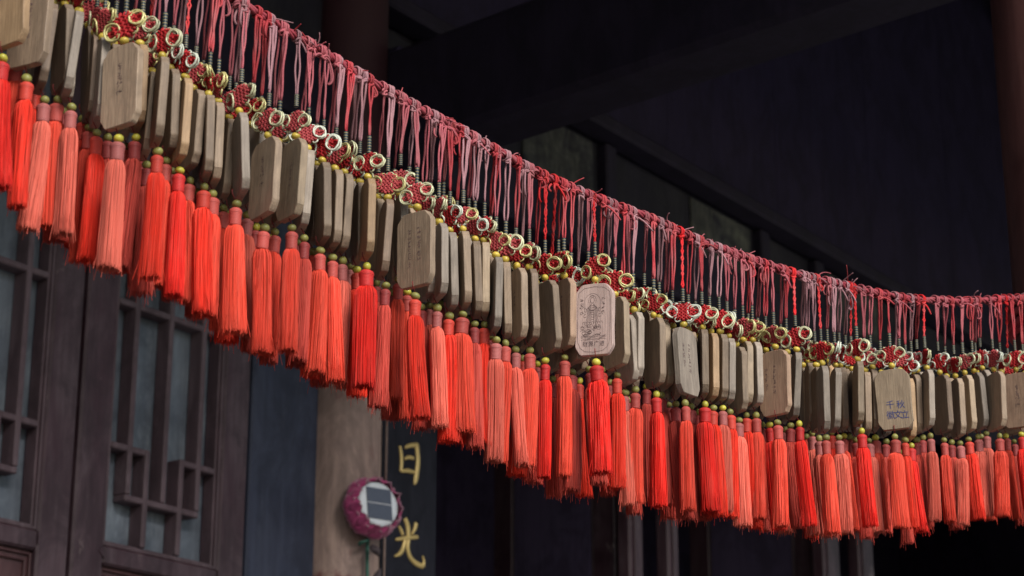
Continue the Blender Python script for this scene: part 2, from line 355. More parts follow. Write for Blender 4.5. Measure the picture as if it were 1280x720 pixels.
# ------------------------------------------------------------------ door leaves
LW=.603
def leaf(label,a0,q=3.79,swing=0.0,pane=None):
    p=world(AZ_F,a0,q,PZ+.05); e=empty('door_leaf',p,ROT_F+swing)
    tag(e,label,'door','lattice door leaves of the hall front')
    Z=lambda z:z-PZ-.05
    wx0,wx1,wz0,wz1=.122,.487,2.65,3.86
    cx=(wx0+wx1)/2
    T=.06
    mb=MB()
    mb.box(.003,wx0-.016,0,T,Z(1.15),Z(3.96),.006); mb.box(wx1+.016,LW-.003,0,T,Z(1.15),Z(3.96),.006)
    for z0,z1 in ((1.15,1.3),(2.21,2.29),(2.585,wz0-.016),(wz1+.016,3.96)):
        mb.box(wx0-.016,wx1+.016,.001,T,Z(z0),Z(z1),.006)
    # pointed mitre tongues of the middle rail laid over the stiles
    for s,x in ((-1,wx0-.016),(1,wx1+.016)):
        mb.add([(x,-.002,Z(2.60)),(x,-.002,Z(2.632)),(x+s*.02,-.002,Z(2.616)),(x,.004,Z(2.60)),(x,.004,Z(2.632)),(x+s*.02,.004,Z(2.616))],[(0,1,2),(3,5,4),(0,2,5,3),(1,4,5,2),(0,3,4,1)])
    obj('frame',mb.mesh('frame',False),M_DOOR,e)
    mb=MB()
    for k,(d,y) in enumerate(((.016,.006),(.010,.014))):      # stepped moulding round the window
        x0,x1,z0,z1=wx0-d,wx1+d,wz0-d,wz1+d; tck=.0075
        mb.box(x0,x0+tck,y,T-.004-k*.002,Z(z0),Z(z1),.002); mb.box(x1-tck,x1,y,T-.004-k*.002,Z(z0),Z(z1),.002)
        mb.box(x0+tck,x1-tck,y,T-.004-k*.002,Z(z0),Z(z0+tck),.002); mb.box(x0+tck,x1-tck,y,T-.004-k*.002,Z(z1-tck),Z(z1),.002)
    obj('moulding',mb.mesh('moulding',False),M_BAR,e)
    mb=MB(); hw=.0085; y0,y1=.008,.056
    vbar=lambda x,z0,z1:mb.box(x-hw,x+hw,y0,y1,Z(z0),Z(z1),.003)
    hbar=lambda z,x0,x1:mb.box(x0,x1,y0+.002,y1-.002,Z(z-hw),Z(z+hw),.003)
    m1,m2,m3=cx-.122,cx,cx+.122; s1,s2=cx-.061,cx+.061
    mid=(wz0+wz1)/2
    for fl in (1,-1):
        zz=(lambda z:z) if fl==1 else (lambda z:2*mid-z)
        lo=lambda a,b:(min(zz(a),zz(b)),max(zz(a),zz(b)))
        vbar(s1,*lo(wz0-.002,2.89+hw)); vbar(s2,*lo(wz0-.002,2.89+hw))
        hbar(zz(2.89),wx0-.002,s1-hw+.001); hbar(zz(2.89),s2+hw-.001,wx1+.002)
        hbar(zz(2.765),m1-hw,m3+hw); hbar(zz(3.265-.0),wx0-.002,wx1+.002) if fl==1 else None
    vbar(m1,2.765+hw,2*mid-2.765-hw); vbar(m3,2.765+hw,2*mid-2.765-hw); vbar(m2,2.765+hw,2*mid-2.765-hw)
    obj('lattice',mb.mesh('lattice',False),M_BAR,e)
    mb=MB(); mb.box(wx0-.004,wx1+.004,.0565,.059,Z(wz0-.004),Z(wz1+.004)); obj('pane',mb.mesh('pane',False),pane or M_PANE,e)
    for z0,z1 in ((1.3,2.21),(2.29,2.585)):
        mb=MB(); mb.box(wx0-.016,wx1+.016,.02,.05,Z(z0),Z(z1))
        x0,x1=wx0-.012,wx1+.012
        for d in (0,.016):
            mb.box(x0+d,x0+d+.006,.012,.021,Z(z0+.006+d),Z(z1-.006-d),.002); mb.box(x1-d-.006,x1-d,.012,.021,Z(z0+.006+d),Z(z1-.006-d),.002)
            mb.box(x0+d+.006,x1-d-.006,.012,.021,Z(z0+.006+d),Z(z0+.012+d),.002); mb.box(x0+d+.006,x1-d-.006,.012,.021,Z(z1-.012-d),Z(z1-.006-d),.002)
        pn=obj('panel',mb.mesh('panel',False),M_PANEL,e)
        mb=MB()                                              # carved cloud boss
        for k in range(3):
            r=.05-.014*k; mb.tube([(cx+r*1.5*cos(t),.016,Z((z0+z1)/2)+r*sin(t)) for t in [2*pi*i/28 for i in range(28)]],.006,6,True)
        obj('carving',mb.mesh('carving'),M_BAR,pn)
    return e
A1=fac(96.5,500)[0]+.0
leaf('closed maroon lattice door leaf beside the dark blue plank',A1+.004)
leaf('closed maroon lattice door leaf at the left edge of the picture',A1-LW-.002)
leaf('open lattice door leaf swung into the dark doorway right of the lettered board',6.0,3.86,radians(80),M_ROOM)
leaf('open lattice door leaf swung into the dark doorway farther along the hall',7.44,3.86,radians(88),M_ROOM)
for (x0,x1,y,lab) in ((787,804,650,'slim maroon door post directly right of the open lattice leaf'),(835,848,650,'slim maroon door post, second to the right of the black board'),
                  (1030,1050,695,'maroon door post under the tassels, left one of the far pair'),(1074,1092,695,'maroon door post under the tassels, right one of the far pair')):
    aa=fac(x0,y)[0]; ab=fac(x1,y)[0]; mb=MB(); mb.box(aa,ab,3.80,3.855,PZ,3.98,.008)
    mb.box(aa+.02,ab-.02,3.792,3.80,PZ+.1,3.9,.003)
    tag(obj('door_post',mb.mesh('door_post',False),M_DOOR,rot=FR),lab,'post','door posts of the open doorway')

# ------------------------------------------------------------------ couplet board with gilded characters
QB=3.765
BA0,BA1=4.575,fac(547,600,QB)[0]
bo=empty('couplet_board',world(AZ_F,BA0,QB,1.5),ROT_F); tag(bo,'tall black lacquered board with gold Chinese characters right of the tan column','board')
W=BA1-BA0
mb=MB(); mb.box(0,W,0,.03,0,2.45,.006); obj('board',mb.mesh('board',False),M_BOARD,bo)
mb=MB(); mb.box(.004,.010,-.004,.0,.01,2.44,.001); obj('edge_strip',mb.mesh('edge_strip',False),M_COLUMN,bo)
def brush(mb,strokes,conv,depth=.006):
    for st in strokes:
        P=[Vector(conv(x,y)) for x,y,_ in st]
        # resample with Catmull-Rom
        Q=[];Wd=[]
        for i in range(len(P)-1):
            p0=P[max(0,i-1)];p1=P[i];p2=P[i+1];p3=P[min(len(P)-1,i+2)]
            for k in range(6):
                t=k/6; Q.append(.5*((2*p1)+(p2-p0)*t+(2*p0-5*p1+4*p2-p3)*t*t+(3*p1-p0-3*p2+p3)*t**3)); Wd.append(st[i][2]*(1-t)+st[i+1][2]*t)
        Q.append(P[-1]);Wd.append(st[-1][2])
        vs=[];n=len(Q)
        for i in range(n):
            t=(Q[min(i+1,n-1)]-Q[max(i-1,0)]).normalized(); nn=Vector((-t.y,t.x))*Wd[i]*.5
            for off,y in ((1,0.0),(.92,-depth*.6),(0,-depth),(-.92,-depth*.6),(-1,0.0)):
                vs.append((Q[i].x+nn.x*off,y,Q[i].y+nn.y*off))
        fs=[(i*5+k,i*5+k+1,(i+1)*5+k+1,(i+1)*5+k) for i in range(n-1) for k in range(4)]
        fs.append((0,1,2,3,4)); fs.append(tuple((n-1)*5+k for k in (4,3,2,1,0)))
        mb.add(vs,fs)
def cb(x,y):                      # a point of the board from its place on the board's face
    a,z=fac(430+x/3.79,530+y/3.79,QB); return (a-BA0,z-1.5)
u=.00070*1.06
def wd(strokes): return [[(x,y,w_*u) for x,y,w_ in s] for s in strokes]
RI=[[(262,104,9),(268,135,14),(271,180,15),(268,226,15)],[(287,112,12),(312,102,17),(346,100,20)],[(343,100,20),(349,170,21),(345,220,23),(337,268,22),(330,288,3)],
    [(286,166,10),(305,158,15),(327,163,13)],[(268,224,13),(300,222,17),(334,230,12)]]
GUANG=[[(288,447,20),(301,490,23),(303,548,17)],[(258,484,8),(268,503,16),(277,525,14)],[(340,470,18),(333,497,16),(318,524,7)],[(243,548,11),(290,541,17),(346,536,16)],
       [(289,548,20),(278,590,19),(262,615,17),(238,627,6)],[(305,545,15),(300,590,17),(314,635,19),(345,664,22),(372,674,20)],[(374,676,16),(376,650,10),(369,625,2)]]
for st in (RI,GUANG):
    mb=MB(); brush(mb,wd(st),cb); obj('gold_character',mb.mesh('gold_character'),M_GOLD,bo)

# ------------------------------------------------------------------ solar lotus light
lp=ray(470,632); lp=lp/hypot(lp.x,lp.y)*5.70; lp.z+=CZ
lo=empty('lotus_light',lp,0); lo.scale=(1.08,1.08,1.08); tag(lo,'magenta lotus-shaped solar light fixed to the tan column beside the gold characters','solar light')
ax=Vector((.60,-.78,.14)).normalized(); LQ=Vector((0,0,1)).rotation_difference(ax)
LM=LQ.to_matrix().to_4x4()
def lobj(name,mb,mat,par=lo,smooth=True):
    m=mb.mesh(name,smooth); m.transform(LM); return obj(name,m,mat,par)
m,n,b=newmat('lotus fabric',.6,.3); v=coords(n,(1,1,1)); f=noise(n,v,40,4,.6)
c=ramp(n,f,[(.3,(.30,.025,.11)),(.7,(.47,.075,.21))]); n.links.new(c,b.inputs['Base Color']); b.inputs['Sheen Weight'].default_value=.3; M_LOTUS=m
M_LOTEDGE=mat_plain('pale petal edge',(.48,.26,.33),.7,.2)
M_WHITE=mat_plain('white plastic',(.62,.66,.70),.4,.4,0,(1,1)); M_GREEN=mat_plain('green stem',(.04,.12,.09),.6,.3,0,(1,1)); M_LEAF=mat_plain('dark leaf',(.07,.055,.06),.7,.2,0,(1,1))
for ring,(r0,r1,z0,z1,npet,ph) in enumerate(((.040,.074,-.07,.026,11,0),(.040,.079,-.075,.010,11,.28))):
    for k in range(npet):
        th=2*pi*k/npet+ph; mb=MB(); vs=[];nu,nv=10,8
        for i in range(nv+1):
            t=i/nv; rr_=r0+(r1-r0)*sin(pi*min(1,t*1.25)*.5)-(.016*((t-.62)/.38)**1.6 if t>.62 else 0); z=z0+(z1-z0)*t
            if t>.93: rr_+= .003
            for j in range(nu+1):
                s=j/nu*2-1; half=.42*(.55+.45*sin(pi*min(1,t*.8+.1)))*(1 if t<.75 else sqrt(max(.1,1-((t-.75)/.27)**2)))
                a=th+s*half; rr2_=rr_+.005*(1-s*s)+.0012*cos(s*14)+.002*sin(th*7+s*3)
                vs.append((rr2_*cos(a),rr2_*sin(a),z+.003*sin(s*9+th)-.006*abs(s)*t))
        fs=[(i*(nu+1)+j,i*(nu+1)+j+1,(i+1)*(nu+1)+j+1,(i+1)*(nu+1)+j) for i in range(nv) for j in range(nu)]
        nn_=len(vs); vs2=[(x*.985,y*.985,z) for x,y,z in vs]
        mb.add(vs+vs2,fs+[tuple(q+nn_ for q in f[::-1]) for f in fs])
        edge=[vs[nv*(nu+1)+j] for j in range(nu+1)]
        pt=lobj('petal',mb,M_LOTUS)
        mb=MB(); mb.tube(edge,.0016,5); lobj('petal_edge',mb,M_LOTEDGE,pt)
mb=MB(); mb.lathe([(.02,-.07),(.05,-.05),(.058,-.02),(.060,.006),(.058,.012),(.05,.0135),(.001,.014)],36); lobj('housing',mb,M_WHITE)
# solar panel: dark cells with a pale bus line; its long side is vertical
up=Vector((0,0,1)); pu=(up-ax*up.dot(ax)).normalized(); pr=pu.cross(ax)
def pbox(mb,x0,x1,y0,y1,z0,z1):
    vs=[pr*x+pu*y+ax*z for x in (x0,x1) for y in (y0,y1) for z in (z0,z1)]
    mb.add(vs,[(0,1,3,2),(4,6,7,5),(0,4,5,1),(2,3,7,6),(0,2,6,4),(1,5,7,3)])
mb=MB(); pbox(mb,-.037,.037,-.041,.041,.0138,.0165)
M_CELL=mat_plain('solar cell',(.05,.055,.075),.25,.6,0,(1,1),.4); M_BUS=mat_plain('cell line',(.5,.5,.52),.4,.4,0,(1,1)); M_FING=mat_plain('cell finger line',(.14,.15,.18),.4,.4,0,(1,1))
sp=obj('solar_panel',mb.mesh('solar_panel',False),M_CELL,lo)
mb=MB(); pbox(mb,-.036,.036,-.0012,.0012,.0166,.0172); obj('bus_line',mb.mesh('bus_line',False),M_BUS,sp)
mb=MB(); [pbox(mb,-.035+.0078*k,-.0343+.0078*k,-.040,.040,.01655,.0169) for k in range(10)]; obj('finger_lines',mb.mesh('finger_lines',False),M_FING,sp)
mb=MB(); mb.tube([(-.02,.045,-.06),(-.022,.03,-.1),(-.02,.02,-.16),(-.018,.02,-.25),(-.02,.03,-.4)],.0045,8); obj('stem',mb.mesh('stem'),M_GREEN,lo)
for k,(dx,dz,l) in enumerate(((-.02,-.085,.02),(-.01,-.1,.03),(.012,-.16,.07))):
    mb=MB(); vs=[]
    for i in range(7):
        t=i/6; wv_=.012*sin(pi*(t*.9+.08)); 
        c_=Vector((dx+(.02 if k%2 else -.02)*t,.01-.02*sin(t*3),dz-l*t))
        vs+=[c_+Vector((-wv_,.004,0)),c_+Vector((0,-.004,0)),c_+Vector((wv_,.005,.004))]
    mb.add(vs,[(i*3+j,i*3+j+1,i*3+j+4,i*3+j+3) for i in range(6) for j in (0,1)])
    obj('leaf',mb.mesh('leaf'),M_GREEN if k in(0,3) else M_LEAF,lo)

# ------------------------------------------------------------------ the rope
RP=[(0,-178),(100,-118),(250,-28),(320,16),(356,34),(392,60),(428,81),(464,101),(500,123),(537,143),(573,162),(609,179),(630,197),(667,213),(703,231),(740,246),(790,265),(840,283),(855,295),(920,318),(960,332),(1003,345),(1060,358),(1120,372),(1160,375),(1210,377),(1247,374),(1285,372)]
RA=[on_plane(AZ_R,DR,x,y) for x,y in RP]
sl=(RA[3][1]-RA[0][1])/(RA[3][0]-RA[0][0])
RA=[(-.12,RA[0][1]+.09),(.3,RA[0][1]+.04)]+RA
def rope_z(a):
    for (a0,z0),(a1,z1) in zip(RA,RA[1:]):
        if a<=a1: break
    return z0+(z1-z0)*(a-a0)/(a1-a0)
def rope_zs(a): return sum(rope_z(a+d) for d in (-.04,-.02,0,.02,.04))/5
AEND=RA[-1][0]
rope=empty('rope',world(AZ_R,1.7,DR,rope_zs(1.7))); tag(rope,'long sagging rope of twisted red cords strung between the porch columns','rope')
RO=Vector(rope.location)
mb=MB()
samples=[]
a=-.06
while a<AEND+.0: samples.append(a); a+=.004
ud=Vector((sin(AZ_R),cos(AZ_R),0)); qd=Vector((-cos(AZ_R),sin(AZ_R),0)); zd=Vector((0,0,1))
for k in range(4):
    pts=[];rad=[]
    for i,a in enumerate(samples):
        th=2*pi*k/4+a*2*pi/.045+.4*sin(a*23+k)
        rr_=.0026+.0008*sin(a*61+k*2)
        p=world(AZ_R,a,DR,rope_zs(a))+qd*rr_*cos(th)+zd*rr_*sin(th); pts.append(p-RO); rad.append(.0019+.0005*sin(a*90+k*1.7))
    mb.tube(pts,rad,7)
obj('strands',mb.mesh('strands'),CORD['rope'],rope)
for s,(pos,mz) in enumerate(((PCOL,rope_zs(AEND-.01)),(LCOL,RA[0][1]))):
    mb=MB()
    for k in range(6):
        z=mz-.026+.0085*k; ph=R.random()*6
        mb.tube([Vector((pos.x+(.113+.004*(k%2))*cos(t),pos.y+(.113+.004*(k%2))*sin(t),z+.006*sin(t*2+ph)))-RO for t in [2*pi*i/60 for i in range(60)]],.0055,7,True)
    obj('column_wrap',mb.mesh('column_wrap'),CORD['red'],rope)
# the free end from the last pendant to the column
p0=world(AZ_R,AEND-.02,DR,rope_zs(AEND-.02)); pc=PCOL+(Vector((p0.x,p0.y,0))-PCOL).normalized()*.112
mb=MB()
for k in range(5):
    off=Vector((R.uniform(-.006,.006),R.uniform(-.006,.006),R.uniform(-.012,.012)))
    mb.tube([p0-RO,(p0+off+Vector((pc.x,pc.y,p0.z)))/2-RO+off*.5,Vector((pc.x,pc.y,p0.z))+off*1.4-RO],.0045,7)
obj('tail',mb.mesh('tail'),CORD['red'],rope)
# loose frayed ends sticking out of the rope
for k in range(80):
    a=R.uniform(1.15,2.62); p=world(AZ_R,a,DR,rope_zs(a))-RO
    L=R.choice((.006,.008,.012,.02)); d=(ud*R.uniform(-1,1)-qd*R.uniform(-.3,.8)+zd*R.uniform(-.15,.9)).normalized()
    cv=(ud*R.uniform(-1,1)+zd*R.uniform(-.9,.2)-qd*R.uniform(-.3,.5)); pts=[]
    for i in range(7):
        t=i/6; pts.append(p+d*.004+d*L*t+cv*L*.8*t*t)
    mb=MB(); mb.tube(pts,[.00085*(1-.35*i/6) for i in range(7)],5)
    obj('loose_end',mb.mesh('loose_end'),CORD[R.choice(('red','rose','mauve','mauve'))],rope)

# ------------------------------------------------------------------ pendant kit (shared meshes)
PH=.0785; PT=.0078; PS=.92
def plaque_mesh(seed):
    r=random.Random(seed)
    def arc_(cx,cz,x0,z0,x1,z1,n_=4):
        return [((1-t)**2*x0+2*t*(1-t)*cx+t*t*x1,(1-t)**2*z0+2*t*(1-t)*cz+t*t*z1) for t in [i/n_ for i in range(n_+1)]]
    j=lambda q:r.uniform(-q,q)
    half=[(.0,.0004),(.0125+j(.0008),.0)]+arc_(.0172,-.0004,.0152,-.0006,.0188,-.0032)+[(.0218+j(.0005),-.0066+j(.0005))]+arc_(.0249,-.0098,.0234,-.0082,.0251,-.0135)
    half+=[(.0251,-.032),(.0247+j(.0004),-.050),(.0251,-.068)]+arc_(.0252,-.0752,.0252,-.0725,.0238,-.0772)+[(.0212+j(.0005),-.0810+j(.0005))]+arc_(.0190,-.0848,.0200,-.0828,.0165,-.0855)+[(.006,-.0856),(.0,-.0857)]
    half=[(x+(j(.0002) if x>0 else 0),z+j(.0002)) for x,z in half]
    out=half+[(-x,z) for x,z in half[-2:0:-1]]
    n=len(out); bv=.0006; vs=[]
    def inset(d):
        res=[]
        for i in range(n):
            x,z=out[i]; res.append((x*(1-d/.0245),(z+.0425)*(1-d/.0425)-.0425))
        return res
    for y,d in ((-PT/2,bv),(-PT/2+bv,0),(PT/2-bv,0),(PT/2,bv)):
        vs+=[(x,y,z) for x,z in inset(d)]
    fs=[tuple(range(n))]+[(k*n+i,k*n+(i+1)%n,(k+1)*n+(i+1)%n,(k+1)*n+i) for k in range(3) for i in range(n)]+[tuple(3*n+i for i in range(n))[::-1]]
    mb=MB(); mb.add(vs,fs); m=mb.mesh('plaque',True)
    m.set_sharp_from_angle(angle=radians(36)); return m
PLAQ=[plaque_mesh(i) for i in range(5)]
SK=.112   # skirt length
def skirt_mesh(seed,nout=330,nin=130):
    r=random.Random(seed); mb=MB(); Rb=r.uniform(.0094,.0108); sh=r.uniform(.0083,.0093); ex=r.uniform(-.004,.004); ey=r.uniform(-.004,.004); sqx=r.uniform(.86,1.0)
    rip=[r.uniform(0,6.28) for _ in range(4)]
    def prof(t): 
        return .0048+(sh-.0048)*(1-(1-min(1,t/.09))**2)+(Rb-sh)*max(0,(t-.06)/.94)**.9
    mb.cur=.2
    def place(a,rr_,t,L):
        rr_*=1+.07*t*sin(2*a+rip[2])+.06*sin(3*a+rip[0]+2.5*t)+.04*sin(5*a+rip[1]-2*t)
        return (rr_*cos(a)+ex*t*t,rr_*sin(a)*sqx+ey*t*t,-L*t)
    vs=[];nr=20
    for i in range(13):
        t=i/12
        for k in range(nr): vs.append(place(2*pi*k/nr,max(.0003,prof(t)*.80-.0003)*(1 if i<12 else .8),t,SK*.93))
    mb.add(vs,[(i*nr+k,i*nr+(k+1)%nr,(i+1)*nr+(k+1)%nr,(i+1)*nr+k) for i in range(12) for k in range(nr)]+[tuple(range(nr)),tuple(12*nr+k for k in range(nr))[::-1]])
    for k in range(nout+nin):
        th=r.uniform(0,2*pi); inner=k>=nout
        mb.cur=min(1,max(0,r.gauss(.5,.24)))
        f=sqrt(r.uniform(.05,.85)) if inner else 1+r.uniform(-.12,.03)
        L=SK*(1+min(.05,max(-.05,r.gauss(0,.014)))); wob=r.uniform(-.0005,.0005); dth=r.gauss(0,.07)
        fl=1
        if r.random()<.02: L*=r.uniform(1.0,1.09); fl=r.uniform(1.1,1.5)
        pts=[];ts=(0,.04,.1,.3,.55,.8,1) if not inner else (.7,.85,1)
        for t in ts:
            a=th+dth*t; rr_=prof(t)*f*(fl if t>.9 else 1)+wob*sin(t*7+k)
            pts.append(place(a,rr_,t,L))
        w_=r.uniform(.0003,.00048)
        mb.tube(pts,[w_]*(len(pts)-1)+[w_*.6],3,cap=False)
    return mb.mesh('tassel_skirt',True,True)
SKIRT=[skirt_mesh(100+i) for i in range(14)]
def cap_mesh(seed):
    r=random.Random(seed); mb=MB(); pr_=[(.001,.0),(.0032,-.0003),(.0048,-.0018),(.0055,-.0038),(.0053,-.0058),(.0047,-.0070)]
    for i in range(6): pr_+=[(.0047+.0003,-.0076-i*.0014),(.0046,-.0083-i*.0014)]
    pr_+=[(.0050,-.0165),(.0049,-.018),(.002,-.018)]
    mb.lathe(pr_,18); return mb.mesh('tassel_cap')
CAPM=cap_mesh(1)
mb=MB(); mb.sphere((0,0,0),.0043,16,10,.94); BEADM=mb.mesh('bead')
mb=MB(); mb.sphere((0,0,0),.0044,16,10,.95); TBEADM=mb.mesh('tassel_bead')
mb=MB(); pr_=[]
for i in range(17): pr_.append((.0020+.00028*(i%2)+(.0003 if i in(0,16) else 0),-.018*i/16))
mb.lathe(pr_,10); BINDM=mb.mesh('cord_binding')
# knot: pan-chang weave in the XZ plane, centre at the origin
def knot_mesh(seed):
    r=random.Random(seed); mb=MB(); half=.0100; cr=.00128
    npar=6
    for lay in (-.0017,.0017):
        for d in (1,-1):
            for i in range(npar):
                c_=(i-(npar-1)/2)*.00345
                # a diagonal line through an ellipse-bounded lozenge
                pts=[]
                lim=(.0152-abs(c_)*.55)*r.uniform(.96,1.04)
                for s in range(13):
                    t=(s/12*2-1)*lim
                    x=(t*d+c_)*.7071*1.0; z=(t-c_*d)*.7071
                    y=lay+.00075*cos(t/.00345*pi+(i+(d>0))*pi)*(1 if d>0 else -1)
                    pts.append((x*1.08,y,z*.95))
                mb.tube(pts,cr,6)
    for sx in (-1,1):                                    # red cord passing through the side loops
        for dz,y in ((.0022,-.0006),(-.0022,.0006)):
            mb.tube([(sx*(.008+.0125*t),y+.0012*sin(pi*t),dz*(1+.9*sin(pi*t))*(1-.75*t)) for t in [i/7 for i in range(8)]],.0016,6)
    mb.tube([(0,0,.0125),(0,0,.0150)],.0016,6); mb.tube([(0,0,-.0120),(0,0,-.0140)],.0014,6)
    return mb.mesh('knot')
KNOTM=[knot_mesh(i) for i in range(4)]
def trim_mesh(seed):
    r=random.Random(seed); mb=MB()
    for sx in (-1,1):
        k1,k2,k3=r.uniform(.74,1.0),r.uniform(.78,1.08),r.uniform(-.5,.5)
        for rr_,y,tb in ((.0091,-.0020,.00108),(.0072,-.0010,.00098),(.0089,.0014,.00105),(.0069,.0024,.00095)):
            tl=r.uniform(-.35,.35)
            mb.tube([(sx*(.0145+rr_*k1*cos(t)),y+.001*cos(t+tl)+tl*.006*sin(t)+k3*.006*cos(t)+.0003*sin(9*t),rr_*k2*sin(t)+.0006*sin(3*t+tl*9)) for t in [2*pi*i/26 for i in range(26)]],tb,6,True)
    for sx in (-1,1):
        for sz,rad in ((-1,.0034),(1,.0024)):
            mb.tube([(sx*.0075+rad*cos(t),.0006*sin(2*t),sz*.0104+rad*sin(t)) for t in [2*pi*i/14 for i in range(14)]],.00095,6,True)
    return mb.mesh('trim_loops')
TRIMM=[trim_mesh(i) for i in range(8)]
mb=MB(); mb.tube([(0,0,.006),(0,0,-.004)],.0009,6); LINKM=mb.mesh('hanging_thread'); mb=MB(); mb.tube([(0,-PT/2-.0004,-PH+.005),(0,-PT/2-.0003,-PH+.001),(0,0,-PH-.0065)],.00055,5); LINKB=mb.mesh('hanging_thread')

# inscriptions lie on the plaque's face (local -Y), 0.25 mm proud
def text_mesh(lines, size, x0, z0, dz, dx=0):
    vs=[];fs=[]
    for i,(ch,x,z) in enumerate(lines):
        cu=bpy.data.curves.new('glyph','FONT'); cu.body=ch; cu.size=size; cu.align_x='CENTER'; cu.resolution_u=2
        t=bpy.data.objects.new('glyph',cu); COL.objects.link(t); bpy.context.view_layer.update()
        mm=bpy.data.meshes.new_from_object(t.evaluated_get(bpy.context.evaluated_depsgraph_get()))
        b_=len(vs); vs+=[(x+v_.co.x,-PT/2-.00025,z+v_.co.y) for v_ in mm.vertices]; fs+=[tuple(q+b_ for q in p.vertices) for p in mm.polygons]
        bpy.data.objects.remove(t); bpy.data.curves.remove(cu); bpy.data.meshes.remove(mm)
    return vs,fs
def line(mb,pts,w_=.00035):
    P=[Vector(p) for p in pts]; vs=[]
    for i in range(len(P)):
        t=(P[min(i+1,len(P)-1)]-P[max(i-1,0)])
        if t.length<1e-9: t=Vector((1,0))
        t.normalize(); q=Vector((-t.y,t.x))*w_*.5
        vs+=[(P[i].x+q.x,-PT/2-.00022,P[i].y+q.y),(P[i].x-q.x,-PT/2-.00022,P[i].y-q.y)]
    mb.add(vs,[(2*i,2*i+1,2*i+3,2*i+2) for i in range(len(P)-1)])
def scribble(mb,r,x,z,s):
    for _ in range(r.randint(4,6)):
        p=Vector((x+r.uniform(-.5,.5)*s,z+r.uniform(-.5,.5)*s)); k=r.random()
        d=Vector((s*.7,r.uniform(-.1,.1)*s)) if k<.5 else Vector((r.uniform(-.15,.15)*s,-s*.7)) if k<.8 else Vector((r.choice((-1,1))*s*.4,-s*.4))
        line(mb,[p-d/2,p+d/2],s*.11)
def columns_mesh(seed,cols):
    r=random.Random(seed); mb=MB()
    for x,z0,nn_,s in cols:
        for i in range(nn_): scribble(mb,r,x,z0-i*s*1.3,s)
    return mb.mesh('inscription',False)
INSC=[columns_mesh(1,[(.002,-.022,7,.0042),(-.012,-.024,6,.0038)]),columns_mesh(2,[(.004,-.028,5,.004)]),columns_mesh(3,[(.0,-.02,5,.0055)]),columns_mesh(4,[(.008,-.02,8,.004),(-.006,-.02,10,.0036)])]
def pink_print():
    mb=MB(); r=random.Random(5)
    arc=lambda cx,cz,rx,rz,t0,t1,n_=18:[(cx+rx*cos(t0+(t1-t0)*i/n_),cz+rz*sin(t0+(t1-t0)*i/n_)) for i in range(n_+1)]
    for d in (.0019,):                                    # border line
        line(mb,[(-.0215,-.018),(-.0205,-.010),(-.013,-.0048),(0,-.0034),(.013,-.0048),(.0205,-.010),(.0215,-.018),(.0218,-.045),(.0215,-.069),(.018,-.0765),(.012,-.0808),(0,-.082),(-.012,-.0808),(-.018,-.0765),(-.0215,-.069),(-.0218,-.045),(-.0215,-.018)],.00035)
    line(mb,arc(-.002,-.024,.0115,.0125,-.5,pi+.5,22),.0003)
    line(mb,arc(-.002,-.0195,.0026,.0034,0,2*pi),.0004); line(mb,arc(-.002,-.0155,.0018,.0016,0,pi),.0005); line(mb,arc(-.002,-.0195,.0052,.0058,-.6,pi+.6),.0003)
    for s in (-1,1):
        for k in range(4):
            x0=.0018+.0016*k; line(mb,[(-.002+s*x0*.6,-.0232-.0012*k),(-.002+s*(x0+.001),-.030),(-.002+s*(x0*.7+.0004*k),-.037),(-.002+s*(x0*1.25),-.0455)],.00032)
        line(mb,[(-.002+s*.0056,-.0285),(-.002+s*.003,-.0315),(-.002-s*.001,-.0325)],.00045)
        line(mb,arc(-.002+s*.0092,-.031,.0014,.0022,0,6),.0003); line(mb,arc(-.002+s*.0098,-.038,.0022,.0018,1,6),.0003)
    for k in range(7): line(mb,[(-.002-.0022+r.uniform(-.001,.001),-.026-k*.0027),(-.002+.0022,-.0264-k*.0027+r.uniform(-.0008,.0008))],.0003)
    for k in range(9): line(mb,arc(-.0135+k*.0029,-.0478-.0006*(k%2),.0018,.0026,0,pi,8),.00032)
    for k in range(24):
        x=r.uniform(-.0155,.0135); z=r.uniform(-.062,-.050); line(mb,arc(x,z,r.uniform(.0014,.0034),r.uniform(.0009,.002),r.uniform(0,6),r.uniform(7,10)),.0003)
    for k in range(4): line(mb,[( -.017+i*.0033,-.0622-k*.0016+.0008*sin(i*1.3+k)) for i in range(11)],.0003)
    for x in (-.0165,.0125):
        for i in range(4): scribble(mb,r,x,-.019-i*.0052,.0036)
    vs,fs=text_mesh([(ch,-.0115+i*.0075,-.0745) for i,ch in enumerate('财源广进')],.0068,0,0,0); mb.add(vs,fs)
    return mb.mesh('printed_picture',False)
def blue_print():
    mb=MB(); vs,fs=text_mesh([('千',-.0055,-.055),('秋',.0095,-.056),('徽',-.006,-.0695),('文',.0045,-.070),('立',.0145,-.071)],.0125,0,0,0); mb.add(vs,fs); 
    return mb.mesh('handwriting',False)

